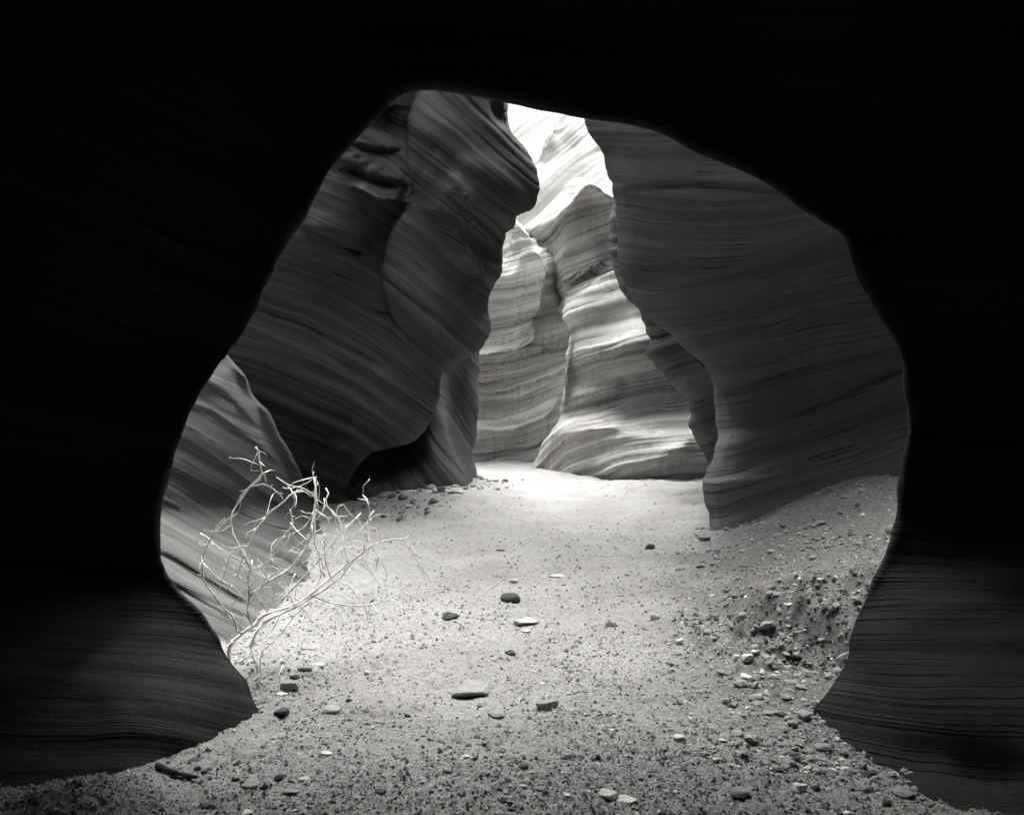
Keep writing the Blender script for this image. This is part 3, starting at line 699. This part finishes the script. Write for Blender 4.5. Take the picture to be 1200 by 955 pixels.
# ------------------------------------------------------------------ single stones
STONE_SPHERES = (ico(2), ico(3))
def stone(px, py, w, h, tone, shape, label, seed, lean=0.0):
    r = np.random.RandomState(seed * 7 + 1)
    SV, SF = STONE_SPHERES[max(w, h) >= 16]
    p = ground_hit(px, py + h * .32)
    mpp = p[1] / F
    W, dep = w * mpp / 2, w * mpp / 2 * (.62 + .3 * r.rand() if shape != 'slab' else .98)
    th = math.atan2(CAMZ - p[2], p[1])
    H = max((h * mpp / 2 - dep * math.sin(th) * .8) / math.cos(th), W * (.16 if shape == 'flat' else .34))
    if shape == 'slab': H = .40 * W
    npl = {'flat': 11, 'block': 10, 'round': 22, 'slab': 11}[shape]
    nrm = r.normal(size=(npl, 3)); nrm /= np.linalg.norm(nrm, axis=1)[:, None]
    hh = .60 + .38 * r.rand(npl)
    if shape in ('flat', 'slab', 'block'):
        nrm = np.concatenate([nrm, [(0.08 * r.randn(), .08 * r.randn(), 1)]]); hh = np.append(hh, .62)
        nrm /= np.linalg.norm(nrm, axis=1)[:, None]
    dt = SV @ nrm.T
    rad = np.where(dt > .05, hh / np.maximum(dt, .05), 9.)
    k = 34.0 if shape != 'round' else 11.0
    rad = -np.log(np.exp(-k * np.minimum(rad, 1.4)).sum(1) + np.exp(-k * (1.25 if shape != 'round' else 1.04))) / k
    V = SV * rad[:, None]
    V = V * (1 + .05 * fbm(SV[:, 0] * 2.5 + seed, SV[:, 1] * 2.5, SV[:, 2] * 2.5, 3))[:, None]
    if shape == 'slab':                                   # split along one bedding plane
        low = sstep((-.12 - V[:, 2]) / .12)
        V[:, :2] *= (1 - .10 * np.exp(-((V[:, 2] + .10) / .09) ** 2))[:, None]
        V[:, 0] += .05 * low
    ext = np.abs(V).max(0)
    V = V / ext * np.array([W, dep, H])
    if lean:
        c, s_ = math.cos(lean), math.sin(lean)
        V = np.stack([V[:, 0] * c - V[:, 2] * s_, V[:, 1], V[:, 0] * s_ + V[:, 2] * c], -1)
    rz = (r.rand() - .5) * .7
    V = np.stack([V[:, 0] * math.cos(rz) - V[:, 1] * math.sin(rz), V[:, 0] * math.sin(rz) + V[:, 1] * math.cos(rz), V[:, 2]], -1)
    o = link_mesh('stone' if max(w, h) >= 13 else 'pebble', V, SF, M_STONE[tone], None, True)
    o.location = (p[0], p[1], p[2] + H * .45)
    return tag(o, label, 'stone' if max(w, h) >= 13 else 'pebble', 'loose stones lying on the sand')

STONES = [
 (599, 699, 28, 19, 'dark', 'round', 'largest dark rounded stone in the middle of the pale sand'),
 (527, 721, 21, 14, 'dark', 'round', 'knobbly dark stone to the left of the largest dark rounded stone'),
 (617, 726, 31, 12, 'pale', 'flat', 'flat pale stone in front of the largest dark rounded stone'),
 (617, 738, 13, 5, 'pale', 'flat', 'thin pale chip right in front of the flat pale stone'),
 (598, 764, 14, 10, 'dark', 'round', 'small dark egg shaped stone between the flat pale stone and the thick slab'),
 (603, 680, 13, 8, 'pale', 'round', 'small pale stone just behind the largest dark rounded stone'),
 (555, 805, 51, 27, 'mid', 'slab', 'largest thick grey slab split along a seam, mid foreground'),
 (639, 822, 31, 19, 'mid', 'block', 'angular wedge stone to the right of the largest thick slab'),
 (581, 835, 22, 10, 'mid', 'block', 'small oblong block lying just below the thick slab'),
 (409, 820, 9, 6, 'dark', 'round', 'tiny dark pebble left of the thick slab, beside a bare sandy patch'),
 (477, 838, 9, 7, 'dark', 'round', 'tiny dark pebble between the dead bush and the thick slab'),
 (712, 929, 26, 16, 'pale', 'round', 'pale lumpy stone at the bottom edge, higher half of a touching pair'),
 (733, 934, 26, 10, 'pale', 'flat', 'low pale stone touching the right side of the pale lumpy stone'),
 (797, 863, 17, 12, 'pale', 'block', 'pale angular stone alone right of centre in the foreground gravel'),
 (768, 722, 13, 13, 'pale', 'round', 'round pale stone set in the streaked toe of the bank'),
 (718, 731, 18, 8, 'dark', 'flat', 'dark elongated chip left of the round pale stone at the bank toe'),
 (761, 640, 13, 9, 'dark', 'block', 'dark angular stone by the foot of the leaning right wall edge'),
 (653, 674, 21, 7, 'pale', 'flat', 'very flat pale stone nearly buried, right of the largest dark stone'),
 (797, 750, 11, 9, 'pale', 'round', 'small pale stone at the edge of the bank above the foreground gravel'),
 (614, 896, 13, 5, 'dark', 'flat', 'thin dark chip in the bare sand straight below the wedge stone'),
 (446, 926, 15, 7, 'dark', 'flat', 'dark chip in the bottom gravel left of the middle'),
 (586, 644, 11, 4, 'dark', 'flat', 'lone thin dark chip far back on the bright sand'),
 (430, 788, 10, 8, 'pale', 'block', 'small pale chip between the bush stones and the thick slab'),
 (700, 886, 8, 7, 'dark', 'round', 'tiny dark pebble above the pale lumpy pair'),
 (762, 929, 13, 6, 'mid', 'flat', 'small grey chip right of the pale lumpy pair'),
 (547, 885, 13, 6, 'pale', 'flat', 'pale flat chip below the thick slab in open sand'),
 (665, 930, 11, 7, 'pale', 'block', 'small pale chip left of the pale lumpy pair'),
 (867, 924, 28, 17, 'mid', 'round', 'grey loaf shaped stone low in the right foreground'),
 (939, 920, 18, 18, 'pale', 'block', 'pale upright faceted stone right of the grey loaf shaped stone'),
 (1057, 926, 26, 14, 'mid', 'round', 'long grey stone close to the foot of the right cave wall'),
 (1021, 905, 19, 12, 'dark', 'block', 'dark block by the right cave wall, above the long grey stone'),
 (1011, 896, 13, 14, 'mid', 'block', 'upright grey chip leaning against the dark block by the right wall'),
 (966, 874, 24, 13, 'mid', 'round', 'rounded grey stone below the tip of the right cave wall'),
 (966, 899, 21, 8, 'mid', 'flat', 'flat grey stone in front of the rounded one below the right wall tip'),
 (943, 835, 21, 12, 'mid', 'round', 'smooth grey stone touching the tip of the right cave wall'),
 (886, 816, 20, 11, 'mid', 'round', 'rounded dull stone half sunk below the pale cluster on the right'),
 (899, 835, 19, 10, 'mid', 'flat', 'flat dull stone just in front of the half sunk one on the right'),
 (897, 730, 19, 15, 'mid', 'block', 'grey angular stone at the lower edge of the dark clods on the bank'),
 (870, 722, 17, 14, 'mid', 'round', 'dull rounded lump left of the dark clods on the bank'),
 (874, 770, 18, 14, 'pale', 'block', 'biggest pale stone of the cluster at the bank foot'),
 (863, 769, 9, 13, 'pale', 'block', 'narrow pale stone standing left of the biggest in the cluster'),
 (884, 763, 8, 7, 'white', 'block', 'small bright chip right of the biggest stone of the pale cluster'),
 (873, 791, 18, 9, 'pale', 'flat', 'flat pale stone in front of the cluster at the bank foot'),
 (849, 786, 20, 9, 'mid', 'flat', 'flat grey stone left of the flat pale one at the bank foot'),
 (841, 887, 14, 9, 'white', 'round', 'brightest white pebble in the right foreground gravel'),
 (1004, 705, 13, 11, 'dark', 'round', 'dark stone high on the bank against the right cave wall'),
 (990, 771, 14, 23, 'mid', 'flat', 'tall grey slab leaning on the right cave wall beside the gully'),
 (847, 866, 11, 6, 'pale', 'flat', 'small pale chip above the brightest white pebble'),
 (993, 921, 12, 8, 'mid', 'round', 'small grey pebble between the upright faceted stone and the right wall'),
 (932, 888, 14, 8, 'dark', 'flat', 'dark chip above the pale upright faceted stone'),
 (957, 923, 10, 9, 'dark', 'round', 'dark pebble touching the right side of the pale upright stone'),
 (922, 816, 13, 9, 'mid', 'round', 'small dull pebble left of the right wall tip'),
 (929, 848, 13, 12, 'mid', 'round', 'roundish dull pebble below the smooth stone at the wall tip'),
 (822, 662, 13, 7, 'mid', 'flat', 'flat chip on the streaked bank below the leaning wall edge'),
 (904, 645, 13, 8, 'mid', 'block', 'grey block on the upper bank under the broad right wall'),
 (959, 679, 8, 6, 'white', 'block', 'tiny white chip high on the bank among dark soil'),
 (993, 951, 11, 7, 'white', 'round', 'white pebble cut by the bottom edge of the view'),
 (1040, 940, 12, 14, 'dark', 'block', 'dark stone at the bottom beside the long grey stone'),
 (341, 801, 26, 18, 'mid', 'block', 'square grey stone just right of the dead bush root'),
 (332, 832, 22, 17, 'dark', 'block', 'dark boxy stone nearest the left cave wall tip'),
 (387, 830, 25, 12, 'mid', 'block', 'long grey stone right of the dark boxy stone'),
 (367, 756, 29, 11, 'mid', 'flat', 'flat oval stone right of the bush stem'),
 (373, 777, 19, 10, 'pale', 'flat', 'pale flat chip below the flat oval stone by the bush'),
 (357, 782, 18, 11, 'mid', 'round', 'dull lump behind the square grey stone by the bush'),
 (346, 792, 13, 8, 'dark', 'block', 'dark chip tucked behind the square grey stone'),
 (291, 881, 33, 20, 'mid', 'flat', 'broad dull stone sunk in sand below the left wall tip'),
 (328, 910, 16, 9, 'dark', 'round', 'dark pebble below the broad sunk stone on the left'),
 (310, 921, 12, 9, 'dark', 'round', 'smaller dark pebble left of the one below the broad sunk stone'),
 (340, 925, 22, 9, 'mid', 'flat', 'pale topped chip in front of the two dark pebbles at lower left'),
 (291, 918, 26, 11, 'mid', 'block', 'long dark grey stone at the edge of the sand mound'),
 (345, 817, 16, 6, 'mid', 'flat', 'thin chip between the square grey and dark boxy stones'),
 (330, 812, 15, 6, 'pale', 'flat', 'thin pale chip left below the square grey stone'),
 (231, 900, 9, 7, 'dark', 'round', 'tiny dark pebble by the mound under the left cave wall'),
 (240, 903, 9, 6, 'dark', 'block', 'tiny dark chip beside the mound, next to the tiny dark pebble'),
 (275, 912, 11, 6, 'dark', 'flat', 'dark flat chip left of the long dark grey stone'),
 (355, 911, 13, 7, 'pale', 'round', 'pale pebble right of the dark pebbles at lower left'),
 (382, 881, 17, 8, 'pale', 'flat', 'pale flat stone alone in the lower left gravel'),
 (290, 951, 14, 8, 'pale', 'round', 'pale pebble at the bottom edge on the left'),
 (390, 938, 10, 6, 'dark', 'round', 'dark pebble near the bottom edge, left of the middle'),
 (438, 591, 8, 5, 'pale', 'round', 'leftmost pale pebble in the rubble under the great buttress'),
 (485, 585, 8, 5, 'pale', 'round', 'higher pale pebble of two in the rubble under the undercut foot'),
 (479, 592, 9, 5, 'white', 'round', 'lower brighter pebble of two in the rubble under the undercut foot'),
 (538, 576, 11, 5, 'pale', 'flat', 'pale chip on the rubble heap where the buttress foot ends'),
 (450, 604, 8, 6, 'dark', 'round', 'lone dark pebble on bright sand before the undercut foot'),
 (508, 586, 13, 8, 'mid', 'round', 'grey lump in the rubble before the undercut foot'),
 (517, 573, 11, 9, 'mid', 'block', 'grey block on top of the rubble heap'),
 (826, 629, 19, 11, 'mid', 'block', 'grey block at the foot of the leaning right wall edge'),
 (851, 619, 8, 5, 'mid', 'round', 'small pebble against the broad right wall foot'),
 (947, 596, 10, 5, 'pale', 'round', 'pale pebble on the bank crest against the broad right wall'),
 (963, 612, 16, 11, 'mid', 'block', 'dark sided stone on the bank below the pale crest pebble'),
 (1011, 603, 7, 5, 'white', 'round', 'tiny white pebble on the upper bank near the cave rim'),
 (1045, 620, 15, 15, 'mid', 'round', 'large dull stone on the bank tucked under the right cave rim'),
]
for i, a in enumerate(STONES):
    stone(*a, seed=i + 1, lean=(-1.1 if 'leaning on' in a[6] else 0))

# ------------------------------------------------------------------ dead bush
def tube(pts, rad, sides=6):
    pts = np.asarray(pts, float); rad = np.asarray(rad, float)
    T = np.gradient(pts, axis=0); T /= np.linalg.norm(T, axis=1)[:, None] + 1e-9
    up = np.array([.3, .9, .2])
    Nn = np.cross(T, up); Nn /= np.linalg.norm(Nn, axis=1)[:, None] + 1e-9
    B = np.cross(T, Nn)
    a = np.arange(sides) / sides * 2 * math.pi
    V = pts[:, None] + rad[:, None, None] * (np.cos(a)[None, :, None] * Nn[:, None] + np.sin(a)[None, :, None] * B[:, None])
    n = len(pts); V = V.reshape(-1, 3)
    f = []
    for i in range(n - 1):
        for j in range(sides):
            k = (j + 1) % sides
            f.append((i * sides + j, i * sides + k, (i + 1) * sides + k, (i + 1) * sides + j))
    V = np.concatenate([V, pts[:1], pts[-1:]])
    for j in range(sides):
        k = (j + 1) % sides
        f.append((n * sides, k, j, j)); f.append((n * sides + 1, (n - 1) * sides + j, (n - 1) * sides + k, (n - 1) * sides + k))
    return V, f

def twig_pts(poly, d0, d1, w0, w1, seed, step=9):
    P = np.array(poly, float)
    L = np.concatenate([[0], np.cumsum(np.hypot(*(P[1:] - P[:-1]).T))])
    m = max(4, int(L[-1] / step) + 2)
    t = np.linspace(0, L[-1], m)
    q = cr1(P, m)
    d = d0 + (d1 - d0) * t / L[-1]
    r = np.random.RandomState(seed)
    j = r.randn(m, 2) * .32; j[0] = j[-1] = 0
    X = unproject(q[:, 0] + j[:, 0], q[:, 1] + j[:, 1], d + .015 * r.randn(m))
    w = (w0 + (w1 - w0) * t / L[-1]) * (1 + .12 * r.randn(m))
    w[1::3] *= 1.12
    return X, np.where(w > 4.2, .82, .64) * w * d / F / 2

# each bough: polyline, distance at its start and end, width at its start and end
BOUGHS = [
 ([(286,807),(271,779),(268,762),(296,733),(314,718),(338,712),(363,698),(384,680),(414,656),(427,646),(445,635),(461,632),(476,631)], 4.62, 5.25, 6.5, 2.2),
 ([(287,806),(303,789),(303,785),(295,762),(306,732),(328,720),(350,709),(366,700),(377,692),(400,676),(409,662),(427,647)], 4.60, 5.15, 5.2, 2.6),
 ([(365,698),(380,704),(399,709),(430,709),(455,702),(470,693),(488,689),(503,688)], 4.95, 5.35, 3.4, 1.6),
 ([(295,732),(290,713),(293,698),(291,683),(294,666),(295,656)], 4.66, 4.75, 4.6, 3.6),
 ([(293,698),(315,681),(338,668),(353,649),(362,634),(367,604),(369,591),(370,572),(368,559)], 4.7, 5.1, 4.2, 3.0),
 ([(294,666),(282,642),(272,623),(271,606),(277,592),(293,570),(307,554),(304,541),(302,527),(299,524)], 4.74, 4.95, 4.2, 3.2),
 ([(288,738),(282,743),(272,721),(259,710),(249,695),(240,681),(237,659),(245,636),(256,618),(272,605)], 4.66, 4.8, 3.6, 2.2),
 ([(235,625),(241,628),(247,634),(269,650),(288,659),(294,664)], 4.85, 4.74, 2.4, 2.6),
 ([(237,659),(260,681),(270,685),(289,707)], 4.76, 4.68, 2.4, 2.4),
 ([(291,640),(280,640),(260,681),(256,690)], 4.7, 4.6, 2.2, 1.6),
 ([(294,666),(306,663),(317,649),(329,634),(343,611),(340,597)], 4.74, 4.9, 3.2, 2.8),
 ([(289,655),(297,626),(311,606),(333,587),(343,578),(354,574),(365,582)], 4.74, 5.0, 3.2, 2.0),
 ([(324,559),(338,568),(360,574),(369,583)], 5.05, 5.06, 1.8, 2.0),
 ([(351,683),(350,668),(358,651),(363,640)], 4.95, 4.92, 2.6, 2.4),
 ([(369,591),(369,625),(370,642),(375,651),(380,676)], 5.06, 4.95, 3.4, 2.0),
 ([(330,704),(348,684),(375,655),(385,642),(400,625),(423,601)], 4.8, 5.15, 3.0, 2.2),
 ([(363,628),(371,623),(386,610),(374,600),(370,597)], 5.0, 5.1, 2.4, 1.8),
 ([(387,676),(382,661),(380,649),(379,632),(371,626)], 4.98, 5.0, 2.6, 2.2),
 ([(408,659),(402,638),(400,621),(395,604),(385,595),(382,585),(385,576),(382,572)], 5.1, 5.3, 3.0, 2.0),
 ([(402,638),(427,644)], 5.14, 5.16, 1.8, 1.4),
 ([(383,661),(402,641)], 5.0, 5.12, 2.2, 2.2),
 ([(426,646),(429,629),(432,606),(432,593),(429,585),(425,580)], 5.12, 5.3, 3.2, 2.2),
 ([(289,808),(306,796),(331,779)], 4.58, 4.5, 3.2, 2.0),
 ([(306,796),(305,785),(306,770),(309,755)], 4.56, 4.6, 2.8, 1.6),
 ([(275,778),(295,768),(312,759),(331,740),(346,721),(364,704)], 4.63, 4.92, 2.4, 2.0),
 ([(291,684),(276,674),(262,665)], 4.68, 4.62, 2.4, 2.0),
 ([(279,676),(285,649)], 4.66, 4.62, 2.4, 2.2),
 ([(291,682),(289,672),(285,663)], 4.68, 4.64, 2.4, 2.0),
 ([(313,717),(300,698),(292,685)], 4.7, 4.69, 2.6, 2.2),
 ([(315,708),(331,697),(346,672)], 4.72, 4.9, 2.2, 1.6),
 ([(475,632),(491,659),(504,681)], 5.25, 5.4, 1.6, 1.1),
 ([(438,645),(448,661),(453,672),(451,687)], 5.18, 5.25, 1.8, 1.2),
 ([(419,657),(434,670),(445,685)], 5.12, 5.2, 1.6, 1.2),
 ([(388,708),(399,722),(403,734)], 5.0, 4.95, 1.7, 1.2),
]
TWIGS = [
 [(368,559),(348,564),(340,568)], [(304,545),(285,538),(268,536)], [(307,554),(322,551)], [(293,570),(313,568),(326,578),(333,587)],
 [(343,578),(341,573),(337,570)], [(299,614),(298,623)], [(248,629),(255,614),(263,608)], [(380,584),(380,595),(371,610)], [(402,591),(414,606)],
 [(395,604),(396,594),(402,591)], [(395,605),(407,604)], [(429,586),(419,584)], [(433,607),(440,618),(446,633)], [(443,651),(440,670)], [(433,710),(431,726),(433,736)],
 [(456,702),(466,706),(474,714)], [(315,681),(302,670)], [(319,568),(317,572)], [(286,735),(282,727)], [(295,733),(286,722)], [(409,662),(396,657)], [(430,629),(424,618),(419,606)],
 [(272,605),(279,602)], [(311,606),(296,611),(281,617)], [(333,587),(318,600),(300,612)], [(343,618),(328,630),(312,640)], [(343,611),(352,604),(364,608)], [(362,634),(348,622),(340,612)],
 [(362,630),(345,642),(332,652)], [(304,541),(311,547)], [(247,634),(258,645),(272,652)], [(290,713),(300,720),(305,728)], [(338,668),(326,664),(318,654)], [(353,649),(341,645)], [(296,705),(306,690),(318,688)],
 [(350,709),(358,716),(364,728)], [(380,704),(372,714)], [(455,702),(448,710)], [(470,693),(476,697)], [(306,770),(316,764)], [(306,732),(298,742),(296,752)], [(268,762),(258,757)],
 [(328,720),(322,734),(310,748)], [(375,655),(366,648)], [(348,684),(338,690),(330,688)], [(432,606),(438,598)], [(400,621),(408,613)], [(445,635),(452,626)],
]
root = bpy.data.objects.new('dead_bush', None); C.objects.link(root)
b0 = ground_hit(287, 807)
root.location = b0
tag(root, 'bleached leafless bush with forking white branches, rooted by the left cave wall', 'dead bush')
def local(V): return np.asarray(V) - np.asarray(b0)
pix = []
for i, (poly, d0, d1, w0, w1) in enumerate(BOUGHS):
    X, r = twig_pts(poly, d0, d1, w0, w1, 100 + i)
    V, f = tube(X, r, 7)
    link_mesh('stem' if i < 2 else 'branch', local(V), f, M_BUSH, root)
    pp = (X[:, 0] / X[:, 1] * F + CXP, -(X[:, 2] - CAMZ) / X[:, 1] * F + CYP)
    pix += list(zip(pp[0], pp[1], X[:, 1]))
pix = np.array(pix)
TV, TF, nb = [], [], 0
for i, poly in enumerate(TWIGS):
    k = np.argmin((pix[:, 0] - poly[0][0]) ** 2 + (pix[:, 1] - poly[0][1]) ** 2)
    d = pix[k, 2]; r_ = np.random.RandomState(300 + i)
    X, r = twig_pts(poly, d, d + .12 * r_.randn(), 1.9, 1.1, 400 + i, 7)
    V, f = tube(X, r, 5)
    TV.append(V); TF += [tuple(q + nb for q in t) for t in f]; nb += len(V)
for i in range(30):                                         # fine shoots arching from bough to bough
    r_ = np.random.RandomState(5000 + i)
    a_ = pix[r_.randint(len(pix))]; near = pix[(np.hypot(pix[:, 0] - a_[0], pix[:, 1] - a_[1]) < 60) & (np.hypot(pix[:, 0] - a_[0], pix[:, 1] - a_[1]) > 22)]
    if len(near) == 0 or a_[1] > 745: continue
    b_ = near[r_.randint(len(near))]; f_ = .6 + .5 * r_.rand()
    mid_ = ((a_[0] + b_[0]) / 2 + 9 * r_.randn(), (a_[1] + b_[1]) / 2 - 6 + 7 * r_.randn())
    poly = [(a_[0], a_[1]), mid_, (a_[0] + (b_[0] - a_[0]) * f_, a_[1] + (b_[1] - a_[1]) * f_)]
    X, r = twig_pts(poly, a_[2], b_[2], 1.9, 1.0, 5200 + i, 6)
    V, f = tube(X, r, 5)
    TV.append(V); TF += [tuple(q2 + nb for q2 in t) for t in f]; nb += len(V)
for i in range(170):                                        # short dead spurs all along the boughs
    r_ = np.random.RandomState(900 + i)
    q = pix[r_.randint(len(pix))]; a = r_.rand() * 6.283; L = 5 + 30 * r_.rand() ** 2.5
    poly = [(q[0], q[1]), (q[0] + math.cos(a) * L * .5, q[1] + math.sin(a) * L * .5), (q[0] + math.cos(a + .3) * L, q[1] + math.sin(a + .3) * L)]
    X, r = twig_pts(poly, q[2], q[2] + .1 * r_.randn(), 1.5, .8, 1200 + i, 6)
    V, f = tube(X, r, 4)
    TV.append(V); TF += [tuple(q2 + nb for q2 in t) for t in f]; nb += len(V)
tw = link_mesh('twigs', local(np.concatenate(TV)), TF, M_BUSH, root)
tag(tw, kind='stuff')

# dead stick under the left cave wall
g0, g1, g2 = ground_hit(184, 901), ground_hit(206, 909), ground_hit(231, 915)
pts = cr1(np.array([g0, g1, g2]) + np.array([0, 0, .014]), 9)
V, f = tube(pts, np.linspace(.014, .008, 9) * (1 + .2 * np.sin(np.arange(9) * 2.1)), 7)
o = link_mesh('dead_stick', V - g1, f, M_STONE['dark'])
o.location = g1
tag(o, 'short dark stick lying on the mound under the left cave wall', 'stick')
